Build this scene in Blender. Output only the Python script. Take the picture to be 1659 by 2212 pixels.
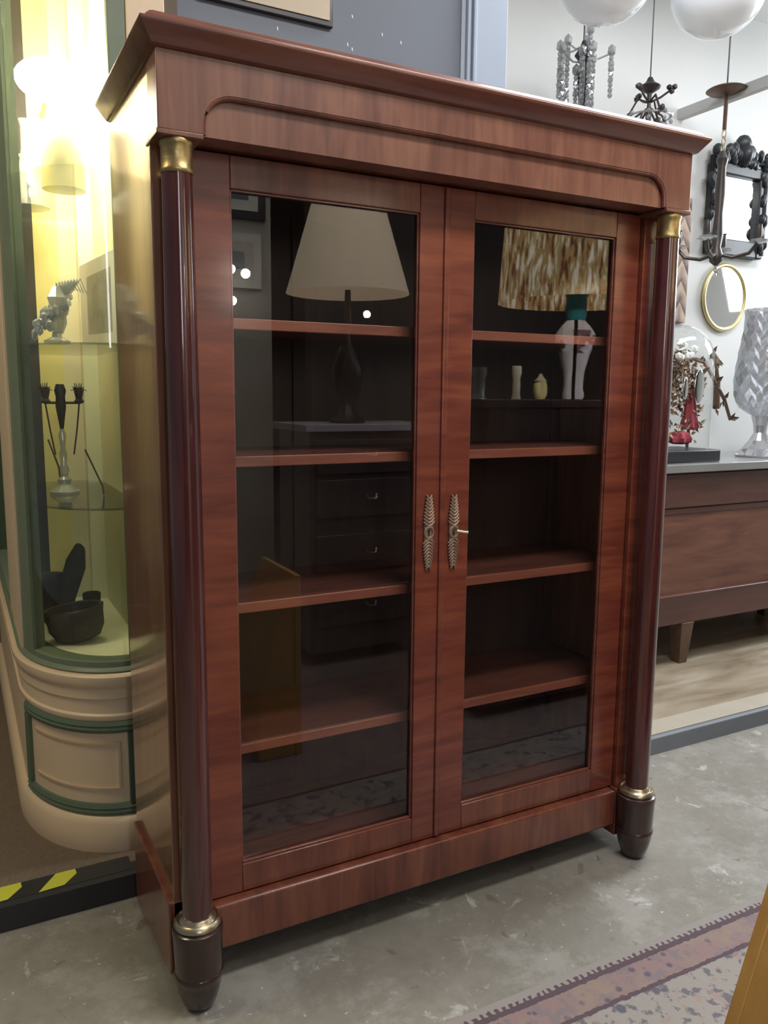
import bpy, bmesh, math, random
from mathutils import Vector, Matrix
random.seed(7)
PI = math.pi
for o in list(bpy.data.objects): bpy.data.objects.remove(o)
S = bpy.context.scene
COL = S.collection
# ------------------------------------------------------------------ camera
CAMP = Vector((-0.37745, -1.65175, 1.40066)); YAW, PITCH, ROLL, F = -0.486814, -0.145995, 0.00846, 1746.88
fw = Vector((-math.sin(YAW)*math.cos(PITCH), math.cos(YAW)*math.cos(PITCH), math.sin(PITCH)))
rt = Vector((math.cos(YAW), math.sin(YAW), 0)); up = rt.cross(fw)
r2 = rt*math.cos(ROLL) + up*math.sin(ROLL); u2 = -rt*math.sin(ROLL) + up*math.cos(ROLL)
cd = bpy.data.cameras.new('camera'); cam = bpy.data.objects.new('camera', cd); COL.objects.link(cam)
M = Matrix((r2, u2, -fw)).transposed().to_4x4(); M.translation = CAMP; cam.matrix_world = M
cd.sensor_fit = 'VERTICAL'; cd.sensor_height = 36; cd.lens = F*36/2212; cd.clip_start = .05; cd.clip_end = 60
S.camera = cam
# ------------------------------------------------------------------ exposure, world, big lights
S.view_settings.view_transform = 'Standard'; S.view_settings.look = 'None'
S.view_settings.exposure = 0.0; S.view_settings.gamma = 1; S.view_settings.use_curve_mapping = False
w = bpy.data.worlds.new('world'); S.world = w; w.use_nodes = True
w.node_tree.nodes['Background'].inputs[0].default_value = (.86, .90, 1, 1)
w.node_tree.nodes['Background'].inputs[1].default_value = .135
def area(name, loc, target, sx, sy, power, col=(1, 1, 1)):
    l = bpy.data.lights.new(name, 'AREA'); l.shape = 'RECTANGLE'; l.size = sx; l.size_y = sy; l.energy = power; l.color = col
    o = bpy.data.objects.new(name, l); COL.objects.link(o); o.location = loc
    o.rotation_euler = (Vector(target)-Vector(loc)).to_track_quat('-Z', 'Y').to_euler(); return o
area('shop_ceiling_light', (1.05, -1.0, 3.38), (1.05, -.95, 0), 1.4, .4, 48, (1, .97, .93))
area('gallery_ceiling_light', (2.7, .35, 3.38), (2.7, .36, 0), 2.2, .45, 60, (.93, .96, 1))
area('aisle_fill_light', (-1.5, .6, 3.35), (-.7, .7, 0), .6, 1.2, 36, (1, .86, .58))  # warm fill added to brighten the case base and floor at left
area('shop_window_light', (5.6, .58, 2.7), (2.6, .7, 1.5), 1.5, 1.2, 85, (.88, .94, 1))
area('back_shop_fill_light', (1.3, -2.3, 3.38), (1.2, -2.4, 0), .8, .3, 12, (1, .96, .9))  # fill added to brighten the reflected wall and lampshade
area('doorway_light', (-.35, -4.2, 2.35), (-.1, 0, 1.6), .35, 1.2, 14, (.92, .93, 1))

sl_ = bpy.data.lights.new('vase_fill_spot', 'SPOT'); sl_.energy = 230; sl_.spot_size = math.radians(24); sl_.spot_blend = .5; sl_.shadow_soft_size = .04; sl_.color = (1, .97, .95)  # unseen spot added to brighten the vase reflected in the right pane
so_ = bpy.data.objects.new('vase_fill_spot', sl_); COL.objects.link(so_); so_.location = (1.72, .36, 1.92)
so_.rotation_euler = (Vector((1.98, -.98, 1.57))-Vector((1.72, .36, 1.92))).to_track_quat('-Z', 'Y').to_euler()

# ------------------------------------------------------------------ materials
MATS = {}
class N:
    def __init__(s, name):
        s.m = bpy.data.materials.new(name); s.m.use_nodes = True; s.t = s.m.node_tree; s.n = s.t.nodes; s.l = s.t.links
        s.p = s.n['Principled BSDF']; s.out = s.n['Material Output']
    def new(s, t, **k):
        n = s.n.new(t)
        for a, b in k.items():
            if a in n.bl_rna.properties: setattr(n, a, b)
        return n
    def put(s, node, i, v):
        if isinstance(v, bpy.types.NodeSocket): s.l.new(v, node.inputs[i])
        elif isinstance(v, (tuple, list)) and len(v) == 3 and node.inputs[i].type == 'RGBA': node.inputs[i].default_value = (*v, 1)
        else: node.inputs[i].default_value = v
    def coord(s, scale=(1, 1, 1), rot=(0, 0, 0)):
        c = s.new('ShaderNodeTexCoord'); mp = s.new('ShaderNodeMapping'); s.l.new(c.outputs['Object'], mp.inputs[0])
        mp.inputs['Scale'].default_value = scale; mp.inputs['Rotation'].default_value = rot; return mp.outputs[0]
    def noise(s, vec, scale=5, detail=4, rough=.5, dist=0):
        n = s.new('ShaderNodeTexNoise'); s.put(n, 'Vector', vec); s.put(n, 'Scale', scale); s.put(n, 'Detail', detail)
        s.put(n, 'Roughness', rough); s.put(n, 'Distortion', dist); return n.outputs['Fac']
    def vor(s, vec, scale=5, out='Distance', feat='F1'):
        n = s.new('ShaderNodeTexVoronoi', feature=feat); s.put(n, 'Vector', vec); s.put(n, 'Scale', scale); return n.outputs[out]
    def wave(s, vec, scale=5, dist=2, detail=2, dscale=1, dirn='X'):
        n = s.new('ShaderNodeTexWave', bands_direction=dirn); s.put(n, 'Vector', vec); s.put(n, 'Scale', scale)
        s.put(n, 'Distortion', dist); s.put(n, 'Detail', detail); s.put(n, 'Detail Scale', dscale); return n.outputs['Fac']
    def math(s, op, a, b=0, c=0):
        n = s.new('ShaderNodeMath', operation=op); s.put(n, 0, a); s.put(n, 1, b); s.put(n, 2, c); return n.outputs[0]
    def ramp(s, fac, stops):
        n = s.new('ShaderNodeValToRGB'); s.put(n, 0, fac); e = n.color_ramp.elements
        while len(e) < len(stops): e.new(.5)
        for i, (p, c) in enumerate(stops): e[i].position = p; e[i].color = (*c, 1) if len(c) == 3 else c
        return n.outputs[0]
    def mix(s, f, a, b, blend='MIX'):
        n = s.new('ShaderNodeMix', data_type='RGBA', blend_type=blend)
        for i, v in ((0, f), (6, a), (7, b)): s.put(n, i, v)
        return n.outputs[2]
    def sep(s, vec):
        n = s.new('ShaderNodeSeparateXYZ'); s.put(n, 0, vec); return n.outputs
    def bump(s, h, strength=.2, dist=.01):
        n = s.new('ShaderNodeBump'); s.put(n, 'Height', h); s.put(n, 'Strength', strength); s.put(n, 'Distance', dist)
        s.l.new(n.outputs[0], s.p.inputs['Normal']); return n.outputs[0]
    def fin(s, col=None, rough=.5, metal=0, coat=0, coat_rough=.1, spec=.5, emit=None, es=0):
        if col is not None: s.put(s.p, 'Base Color', col)
        s.put(s.p, 'Roughness', rough); s.put(s.p, 'Metallic', metal); s.put(s.p, 'Coat Weight', coat); s.put(s.p, 'Coat Roughness', coat_rough)
        s.put(s.p, 'Specular IOR Level', spec)
        if emit is not None: s.put(s.p, 'Emission Color', emit); s.put(s.p, 'Emission Strength', es)
        return s.m
def plain(name, col, rough=.5, metal=0, coat=0, var=.12, vscale=6, bump=0, emit=None, es=0, coat_rough=.1):
    a = N(name); v = a.coord(); f = a.noise(v, vscale, 4)
    c = a.mix(f, tuple(x*(1-var) for x in col), tuple(min(1, x*(1+var)) for x in col))
    if bump: a.bump(a.noise(v, vscale*8, 4), bump, .004)
    return a.fin(c, rough, metal, coat, coat_rough, emit=emit, es=es)
def mahog(name, axis='Z', dark=(.055, .014, .010), mid=(.15, .04, .024), lite=(.25, .085, .045), rough=.3, coat=.6, fig=1.0, coat_rough=.12):
    a = N(name)
    sc = {'Z': (14, 14, 1.1), 'X': (1.1, 14, 14), 'Y': (14, 1.1, 14)}[axis]
    v = a.coord(sc); vb = a.coord({'Z': (5, 5, .8), 'X': (.8, 5, 5), 'Y': (5, .8, 5)}[axis])
    fine = a.noise(v, 3.2, 6, .6, .6); big = a.noise(vb, 1.5, 3, .55, 2.2)
    f = a.math('ADD', a.math('MULTIPLY', fine, .45), a.math('MULTIPLY', big, .72*fig))
    c = a.ramp(f, [(.36, dark), (.56, mid), (.80, lite)])
    a.bump(fine, .04, .002)
    return a.fin(c, rough, 0, coat, coat_rough)
def mix_shader(name, tint=(1, 1, 1), ior=1.5, rough=0.0, gl=None, dens=0, add=0):
    """thin clear glass: transparent body with fresnel gloss"""
    a = N(name); fr = a.new('ShaderNodeFresnel'); ge = a.new('ShaderNodeNewGeometry')
    # same index on both faces of a thin sheet (the node inverts it on the back face)
    a.put(fr, 0, a.math('ADD', ior, a.math('MULTIPLY', ge.outputs['Backfacing'], 1/ior-ior)))
    tr = a.new('ShaderNodeBsdfTransparent'); tr.inputs[0].default_value = (*tint, 1)
    g = a.new('ShaderNodeBsdfGlossy'); g.inputs['Roughness'].default_value = rough
    mx = a.new('ShaderNodeMixShader'); fac = fr.outputs[0]
    if add: fac = a.math('ADD', fac, add)
    a.l.new(fac, mx.inputs[0]); a.l.new(tr.outputs[0], mx.inputs[1]); a.l.new(g.outputs[0], mx.inputs[2])
    a.l.new(mx.outputs[0], a.out.inputs[0]); return a.m
def crystal(name, tint=(.9, .92, .95), body=.35, gloss=.4):
    a = N(name); tr = a.new('ShaderNodeBsdfTransparent'); tr.inputs[0].default_value = (*tint, 1)
    g = a.new('ShaderNodeBsdfGlossy'); g.inputs['Roughness'].default_value = .04
    df = a.new('ShaderNodeBsdfDiffuse'); df.inputs[0].default_value = (*[x*.8 for x in tint], 1)
    m1 = a.new('ShaderNodeMixShader'); m1.inputs[0].default_value = body
    a.l.new(tr.outputs[0], m1.inputs[1]); a.l.new(df.outputs[0], m1.inputs[2])
    m2 = a.new('ShaderNodeMixShader'); m2.inputs[0].default_value = gloss
    a.l.new(m1.outputs[0], m2.inputs[1]); a.l.new(g.outputs[0], m2.inputs[2]); a.l.new(m2.outputs[0], a.out.inputs[0]); return a.m

m_frz = mahog('mahogany_frieze', 'Z', (.11, .042, .030), (.19, .078, .054), (.28, .128, .080), rough=.35, coat=.35)
m_crn = mahog('mahogany_cornice', 'X', (.10, .030, .022), (.17, .056, .038), (.24, .09, .055), rough=.3, coat=1, coat_rough=.1)
m_crt = mahog('mahogany_top_moulding', 'X', (.10, .030, .022), (.17, .056, .038), (.24, .09, .055), rough=.4, coat=.6, coat_rough=.24)
m_door = mahog('mahogany_door', 'X', (.085, .018, .012), (.17, .040, .024), (.27, .075, .036), rough=.3, coat=.5)
m_rail = mahog('mahogany_rail', 'Z', (.07, .018, .012), (.15, .042, .025), (.24, .08, .04), rough=.3, coat=.5)
m_side = mahog('mahogany_side', 'Z', (.17, .070, .036), (.25, .110, .060), (.33, .155, .086), rough=.28, coat=1, coat_rough=.09, fig=.8)
m_col = mahog('mahogany_column', 'Z', (.045, .010, .010), (.085, .020, .018), (.12, .032, .025), rough=.2, coat=1, coat_rough=.06, fig=.8)
m_foot = mahog('ebonised_foot', 'Z', (.020, .008, .007), (.032, .013, .010), (.05, .02, .015), rough=.3, coat=.6)
m_in = mahog('mahogany_shaded_interior', 'X', (.06, .018, .012), (.10, .030, .020), (.14, .045, .028), rough=.5, coat=.1)  # wood darkened, the shade inside the bookcase put into its colour
m_lit_edge = mahog('mahogany_lit_edge', 'X', (.16, .045, .030), (.27, .080, .050), (.36, .12, .07), rough=.4, coat=.2)  # lighter copy of the shelf wood, light on the front edges painted in
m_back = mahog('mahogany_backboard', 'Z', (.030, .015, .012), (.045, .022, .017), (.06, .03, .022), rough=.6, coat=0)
m_chest = mahog('walnut_chest', 'X', (.09, .035, .024), (.16, .062, .040), (.22, .095, .058), rough=.4, coat=.25)
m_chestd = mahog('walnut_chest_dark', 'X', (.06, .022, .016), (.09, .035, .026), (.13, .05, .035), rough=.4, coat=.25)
m_honey = mahog('honey_wood', 'Z', (.50, .27, .07), (.58, .32, .09), (.66, .38, .11), rough=.5, coat=0, fig=.6)
m_pane = mix_shader('cabinet_pane_glass', (.97, .98, .97), 1.52, 0)
m_cglass = mix_shader('case_glass', (.96, .98, .95), 1.45, 0)
m_shelfg = mix_shader('shelf_glass', (.95, .975, .94), 1.5, .02)
m_dome = mix_shader('dome_glass', (.96, .97, .97), 1.5, 0)
m_cry = crystal('cut_crystal', (.78, .80, .84), .35, .45)
m_cry3 = crystal('bright_crystal', (.95, .97, 1), .55, .22)
m_cry2 = crystal('cut_crystal_grey', (.7, .72, .74), .45, .3)
m_opal = plain('opal_glass', (.80, .83, .85), .12, coat=.6, var=.03, emit=(.9, .95, 1), es=.12)
def brass_mat(name, c1, c2, rough=.3, bs=.25, sc=60):
    a = N(name); v = a.coord(); f = a.vor(v, sc); a.bump(f, bs, .003)
    return a.fin(a.mix(a.noise(v, 14), c1, c2), rough, 1)
m_brass = brass_mat('chased_brass', (.40, .29, .12), (.60, .46, .22), .38)
m_ring = plain('pale_brass', (.62, .54, .38), .3, 1)
m_esc = plain('worn_brass', (.30, .21, .15), .5, .5, bump=.2)
m_steel = plain('bright_steel', (.75, .68, .62), .25, 1)
m_gilt = plain('gilt_frame', (.75, .62, .28), .35, .8)
m_black = plain('black_lacquer', (.018, .020, .024), .45, coat=.1, var=.3, vscale=30)
m_dkmetal = plain('dark_bronze', (.09, .08, .075), .4, .7, var=.4, vscale=30)
m_brown = plain('bronze_brown', (.16, .10, .07), .4, .5, var=.3, vscale=30)
m_mirror = plain('silvered_mirror', (.88, .9, .92), .02, 1, var=.01)
m_cream = plain('cream_paint', (.76, .59, .40), .45, var=.06, vscale=9, bump=.05)
m_creamd = plain('cream_paint_grooves', (.60, .45, .29), .5, var=.06, vscale=9)
m_green = plain('sage_green_paint', (.17, .21, .14), .45, var=.12, vscale=14)
m_greeny = plain('deep_green_paint', (.12, .17, .11), .45, var=.12, vscale=14)
m_yel = plain('yellow_back_panel', (.78, .68, .30), .6, var=.04)
m_beige = plain('beige_back_panel', (.76, .68, .48), .6, var=.06)
m_pale = plain('pale_cream_panel', (.86, .83, .64), .6, var=.04)
m_ivory = plain('ivory_ceramic', (.62, .56, .36), .4, var=.05)
m_stone = plain('dark_carved_stone', (.065, .058, .048), .7, var=.5, vscale=30, bump=.5)
m_white = plain('white_paper', (.78, .78, .74), .6, var=.03)
m_blue = plain('slate_blue_paint', (.145, .17, .215), .55, var=.10, vscale=3)
m_blue2 = plain('light_blue_paint', (.34, .41, .52), .5, var=.05, vscale=3)
m_wallw = plain('white_wall_paint', (.66, .66, .64), .7, var=.03, vscale=2)
m_ceil = plain('ceiling_paint', (.68, .68, .67), .8, var=.03, vscale=2)
m_dark = plain('dark_shop_wall', (.045, .04, .038), .8)
m_greyw = plain('grey_shop_wall', (.58, .55, .50), .8, var=.1)
m_red = plain('red_velvet', (.34, .05, .07), .8, var=.4, vscale=20)
m_leaf = plain('gilt_leaves', (.30, .22, .16), .35, .6, var=.5, vscale=25)
m_marble = plain('grey_marble', (.24, .24, .235), .25, coat=.3, var=.2, vscale=5)
m_wire = plain('thin_dark_wire', (.10, .10, .10), .5)

# ------------------------------------------------------------------ mesh helpers
class B:
    def __init__(s): s.bm = bmesh.new()
    def box(s, x0, x1, y0, y1, z0, z1):
        v = [s.bm.verts.new(p) for p in ((x0,y0,z0),(x1,y0,z0),(x1,y1,z0),(x0,y1,z0),(x0,y0,z1),(x1,y0,z1),(x1,y1,z1),(x0,y1,z1))]
        for f in ((3,2,1,0),(4,5,6,7),(0,1,5,4),(1,2,6,5),(2,3,7,6),(3,0,4,7)): s.bm.faces.new([v[i] for i in f])
        return s
    def prism(s, pts, a, b, axis='Y'):
        """polygon pts extruded from a to b along axis"""
        def mk(p, t): return {'Y': (p[0], t, p[1]), 'X': (t, p[0], p[1]), 'Z': (p[0], p[1], t)}[axis]
        A = [s.bm.verts.new(mk(p, a)) for p in pts]; Bv = [s.bm.verts.new(mk(p, b)) for p in pts]
        n = len(pts); s.bm.faces.new(A); s.bm.faces.new(Bv[::-1])
        for i in range(n): s.bm.faces.new((A[i], Bv[i], Bv[(i+1) % n], A[(i+1) % n]))
        return s
    def lathe(s, prof, c=(0, 0, 0), seg=32, sx=1, sy=1, mod=None, close=True):
        rings = []
        for k, (r, z) in enumerate(prof):
            ring = []
            for i in range(seg):
                a = 2*PI*i/seg; rr = r*(mod(a, k) if mod else 1)
                ring.append(s.bm.verts.new((c[0]+rr*sx*math.cos(a), c[1]+rr*sy*math.sin(a), c[2]+z)))
            rings.append(ring)
        for k in range(len(rings)-1):
            for i in range(seg):
                j = (i+1) % seg; s.bm.faces.new((rings[k][i], rings[k][j], rings[k+1][j], rings[k+1][i]))
        if close: s.bm.faces.new(rings[0][::-1]); s.bm.faces.new(rings[-1])
        return s
    def tube(s, pts, r, seg=8, r1=None):
        P = [Vector(p) for p in pts]; n = len(P); rings = []
        up0 = Vector((0, 0, 1))
        for i, p in enumerate(P):
            t = (P[min(i+1, n-1)]-P[max(i-1, 0)]).normalized()
            u = t.cross(up0 if abs(t.z) < .95 else Vector((1, 0, 0))).normalized(); v = t.cross(u)
            rr = r if r1 is None else r+(r1-r)*i/(n-1)
            rings.append([s.bm.verts.new(p+rr*(math.cos(2*PI*k/seg)*u+math.sin(2*PI*k/seg)*v)) for k in range(seg)])
        for a, b in zip(rings, rings[1:]):
            for k in range(seg): s.bm.faces.new((a[k], a[(k+1) % seg], b[(k+1) % seg], b[k]))
        s.bm.faces.new(rings[0][::-1]); s.bm.faces.new(rings[-1]); return s
    def sphere(s, c, r, seg=16, rings=10, sx=1, sy=1, sz=1):
        bmesh.ops.create_uvsphere(s.bm, u_segments=seg, v_segments=rings, radius=r, matrix=Matrix.Translation(c) @ Matrix.Diagonal((sx, sy, sz, 1))); return s
    def ico(s, c, r, sub=1, sx=1, sy=1, sz=1):
        bmesh.ops.create_icosphere(s.bm, subdivisions=sub, radius=r, matrix=Matrix.Translation(c) @ Matrix.Rotation(random.random()*6, 4, 'Z') @ Matrix.Diagonal((sx, sy, sz, 1))); return s
    def ring(s, c, R, r, axis='Z', seg=32, rs=8, sx=1, sz=1):
        vs = []
        for i in range(seg):
            a = 2*PI*i/seg; row = []
            for k in range(rs):
                b = 2*PI*k/rs; x = (R+r*math.cos(b))*math.cos(a)*sx; y = (R+r*math.cos(b))*math.sin(a)*sz; z = r*math.sin(b)
                p = {'Z': (x, y, z), 'Y': (x, z, y), 'X': (z, x, y)}[axis]
                row.append(s.bm.verts.new((c[0]+p[0], c[1]+p[1], c[2]+p[2])))
            vs.append(row)
        for i in range(seg):
            for k in range(rs): s.bm.faces.new((vs[i][k], vs[(i+1) % seg][k], vs[(i+1) % seg][(k+1) % rs], vs[i][(k+1) % rs]))
        return s
    def sweep(s, path, prof):
        """path: (x,y,nx,ny) stations in plan; prof: closed list of (outward offset, z)"""
        rows = [[s.bm.verts.new((x+nx*o, y+ny*o, z)) for o, z in prof] for x, y, nx, ny in path]; m = len(prof)
        for a, b in zip(rows, rows[1:]):
            for k in range(m): s.bm.faces.new((a[k], b[k], b[(k+1) % m], a[(k+1) % m]))
        s.bm.faces.new(rows[0]); s.bm.faces.new(rows[-1][::-1]); return s
def obj(name, b, mat, parent=None, bevel=0, smooth=True, seg=2, ang=38):
    bm = b.bm; bmesh.ops.recalc_face_normals(bm, faces=bm.faces)
    if parent is not None:
        off = parent.matrix_basis.translation.copy(); q = parent
        while q.parent: q = q.parent; off += q.matrix_basis.translation
        bmesh.ops.translate(bm, vec=-off, verts=bm.verts)
        origin = Vector((0, 0, 0))
    else:
        lo = Vector([min(v.co[i] for v in bm.verts) for i in range(3)]); hi = Vector([max(v.co[i] for v in bm.verts) for i in range(3)])
        origin = Vector(((lo.x+hi.x)/2, (lo.y+hi.y)/2, lo.z)); bmesh.ops.translate(bm, vec=-origin, verts=bm.verts)
    for f in bm.faces: f.smooth = smooth
    if smooth:
        for e in bm.edges:
            if len(e.link_faces) == 2 and e.calc_face_angle(0) > math.radians(ang): e.smooth = False
    me = bpy.data.meshes.new(name); bm.to_mesh(me); bm.free()
    o = bpy.data.objects.new(name, me); COL.objects.link(o); me.materials.append(mat); o.location = origin
    if parent is not None: o.parent = parent
    if bevel:
        md = o.modifiers.new('bevel', 'BEVEL'); md.width = bevel; md.segments = seg; md.limit_method = 'ANGLE'; md.angle_limit = .7
    return o
def tag(o, label, cat, group=None):
    o['label'] = label; o['category'] = cat
    if group: o['group'] = group
    return o
def thing(name, label, cat, loc, group=None):
    o = bpy.data.objects.new(name, None); COL.objects.link(o); o.location = loc; o.empty_display_size = .05
    return tag(o, label, cat, group)
def struct(name, b, mat, bevel=0):
    o = obj(name, b, mat, None, bevel); o['kind'] = 'structure'; return o

# ------------------------------------------------------------------ structure
W = 1.4334; ST = .07
a = N('worn_concrete'); v = a.coord()
big = a.noise(v, 1.6, 5, .6); fine = a.noise(v, 22, 6, .7); sp = a.noise(v, 9, 5, .65, .8)
c = a.ramp(big, [(.3, (.20, .185, .15)), (.7, (.33, .315, .285))]); c = a.mix(a.math('MULTIPLY', a.ramp(fine, [(.35, (0, 0, 0)), (.7, (1, 1, 1))]), .45), c, (.16, .15, .125)); c = a.mix(a.ramp(a.noise(v, 5, 6, .75), [(.5, (0, 0, 0)), (.62, (.5, .5, .5))]), c, (.38, .37, .34))
c = a.mix(a.ramp(sp, [(.61, (0, 0, 0)), (.68, (.7, .7, .7))]), c, (.50, .49, .47))
spk = a.ramp(a.noise(v, 60, 3, .5), [(.70, (0, 0, 0)), (.74, (1, 1, 1))]); c = a.mix(a.math('MULTIPLY', spk, .6), c, (.62, .62, .60))
c = a.mix(a.ramp(a.noise(v, 15, 3, .5, .5), [(.66, (0, 0, 0)), (.72, (.6, .6, .6))]), c, (.11, .09, .06))
a.bump(fine, .15, .004); m_floor = a.fin(c, .62)
struct('floor', B().box(-3, 6, -6.2, .51, -.06, 0), m_floor)
a = N('brown_carpet'); v = a.coord(); c = a.mix(a.noise(v, 90, 5, .7), (.10, .075, .05), (.24, .18, .13)); a.bump(a.noise(v, 160, 3), .5, .004); m_carpet = a.fin(c, .95)
struct('floor', B().box(-3, .62, .575, 6, -.06, ST), m_carpet)
a = N('worn_timber_floor'); v = a.coord((1.2, 5, 1)); c = a.ramp(a.noise(v, 1.5, 5, .55, .6), [(.3, (.20, .155, .10)), (.55, (.36, .30, .22)), (.75, (.50, .45, .37))]); m_timber = a.fin(c, .35)
struct('floor', B().box(.62, 6, .64, 1.9, -.06, ST), m_timber)
struct('trim_1', B().box(-3, .62, .51, .575, -.06, ST), plain('dark_step_edge', (.035, .035, .038), .5))
struct('trim_2', B().box(.62, 6, .51, .535, -.06, ST), plain('grey_step_riser', (.20, .22, .25), .5, var=.1), .006)
struct('trim_3', B().box(.62, 6, .535, .64, -.06, ST+.001), plain('pale_step_edge', (.42, .38, .31), .5, var=.1, vscale=10))
# middle partition: slate blue wall with a lighter corner post
struct('wall_middle', B().box(.215, 1.116, .68, .80, ST, 3.4), m_blue)
b = B(); b.box(1.116, 1.132, .672, .80, ST, 3.4); b.box(1.132, 1.142, .66, .8, ST, 3.4); b.box(1.142, 1.152, .668, .8, ST, 3.4); b.box(1.152, 1.165, .655, .8, ST, 3.4); b.box(1.165, 1.285, .66, .8, ST, 3.4)
struct('trim_4', b, m_blue2, .003)
struct('trim_5', B().box(.178, .215, .672, .80, ST, 3.4), plain('brown_gap_board', (.12, .085, .06), .6))
struct('wall_rear', B().box(1.0, 6, 1.65, 1.75, -.06, 3.45), m_wallw)
struct('ceiling', B().box(-3, 6.1, -6.3, 6, 3.45, 3.5), m_ceil)
struct('wall_right', B().box(6, 6.1, -6.3, 1.75, 0, 3.45), m_wallw)
struct('wall_aisle', B().box(-3, 1.0, 5.0, 5.1, ST, 3.45), plain('aisle_green_wall', (.15, .22, .12), .7))
struct('wall_front', B().box(-3, 6, -6.3, -6.2, 0, 3.45), m_dark)
struct('wall_shop', B().box(1.52, 3.6, -2.75, -2.65, 0, 3.45), m_dark)  # unseen dark partition added to keep the right pane's reflection dark
struct('wall_shop', B().box(.35, 1.40, -3.1, -3.0, 0, 3.45), m_greyw)
b = B().box(3.11, 3.15, .6, 1.65, 2.85, 2.9)
tag(obj('ceiling_rail', b, plain('white_rail', (.55, .55, .54), .6)), 'pale overhead rail running back to the white wall above the mirrors', 'rail')
# hazard tape on the step
t = thing('hazard_tape', 'black and yellow striped warning tape on the raised floor edge left of the bookcase', 'tape', (-.45, .57, ST))
obj('backing', B().box(-.9, -.01, .535, .607, ST, ST+.0012), plain('black_tape', (.03, .03, .03), .45), t)
for k in range(4):
    x = -.255-k*.14; b = B()
    b.prism([(x, .536), (x+.065, .541), (x+.102, .583), (x+.101, .606), (x+.05, .606)], ST+.0012, ST+.002, 'Z')
    obj('stripe', b, plain('yellow_tape', (.62, .62, .06), .4) if k == 0 else bpy.data.materials['yellow_tape'], t)

# ------------------------------------------------------------------ the bookcase
D = .505
bc = thing('bookcase', 'tall mahogany two-door glazed bookcase with columns, brass capitals and dark turned feet', 'bookcase', (W/2, .25, 0))
FB = 1.9; FT = 2.045; CY = .075        # frieze bottom / top, carcase front
obj('side_panel', B().box(0, .025, CY, D, .20, FT), m_side, bc, .002)
obj('side_panel', B().box(W-.025, W, CY, D, .20, FT), m_side, bc, .002)
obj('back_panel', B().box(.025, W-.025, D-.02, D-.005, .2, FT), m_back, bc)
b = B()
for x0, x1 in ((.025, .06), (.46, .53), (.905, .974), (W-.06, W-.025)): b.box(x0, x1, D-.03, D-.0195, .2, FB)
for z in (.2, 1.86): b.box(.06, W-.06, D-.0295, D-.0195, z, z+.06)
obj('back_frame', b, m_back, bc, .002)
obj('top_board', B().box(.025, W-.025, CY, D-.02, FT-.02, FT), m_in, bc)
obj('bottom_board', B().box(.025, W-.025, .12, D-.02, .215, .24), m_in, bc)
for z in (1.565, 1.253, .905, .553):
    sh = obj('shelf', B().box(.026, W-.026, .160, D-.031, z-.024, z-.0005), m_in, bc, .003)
    obj('shelf_lit_edge', B().box(.026, W-.026, .150, .160, z-.025, z), m_lit_edge, sh, .002)  # strip added so the shelf front looks lit
# carcase front stiles beside the doors
for x0, x1 in ((.0255, .082), (W-.082, W-.0255)): obj('front_stile', B().box(x0, x1, CY+.003, .125, .205, FB), m_door, bc, .002)
# frieze: full block behind, arched fret in front
obj('frieze_block', B().box(0, W, .014, CY, FB, FT), m_frz, bc)
obj('soffit', B().box(.025, W-.025, CY, .128, FB, FB+.02), m_rail, bc)
pts = [(0, FB), (0, FT), (W, FT), (W, FB)]
def arc(cx, cz, r, a0, a1, n=10): return [(cx+r*math.cos(math.radians(a0+(a1-a0)*i/n)), cz+r*math.sin(math.radians(a0+(a1-a0)*i/n))) for i in range(n+1)]
AR = .062; AZ = 1.979
inner = [(W-.089, FB)] + arc(W-.089-AR, AZ-AR, AR, 0, 90) + arc(.089+AR, AZ-AR, AR, 90, 180) + [(.089, FB)]
b = B(); b.prism(pts+inner, 0, .014); obj('frieze_fret', b, m_frz, bc, .0015)
# rounded moulding following the arch
path = inner; b = B(); b.tube([(x, .008, z) for x, z in path], .0065, 10); obj('arch_moulding', b, m_rail, bc)
# cornice
def cornice_ring(prof):
    b = B(); rows = []
    for o, z in prof:
        rows.append([b.bm.verts.new(p) for p in ((-o, D, z), (-o, -o, z), (W+o, -o, z), (W+o, D, z))])
    for p, q in zip(rows, rows[1:]):
        for i in range(4): b.bm.faces.new((p[i], p[(i+1) % 4], q[(i+1) % 4], q[i]))
    b.bm.faces.new(rows[0][::-1]); b.bm.faces.new(rows[-1]); return b
obj('cornice', cornice_ring([(0, FT), (.004, FT+.001), (.010, FT+.004), (.031, FT+.031), (.034, FT+.035), (.034, FT+.039)]), m_crn, bc, .0012)
obj('top_moulding', cornice_ring([(.016, 2.084), (.021, 2.086), (.021, 2.092), (.0125, 2.101), (.006, 2.105)]), m_crt, bc, .002)
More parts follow.
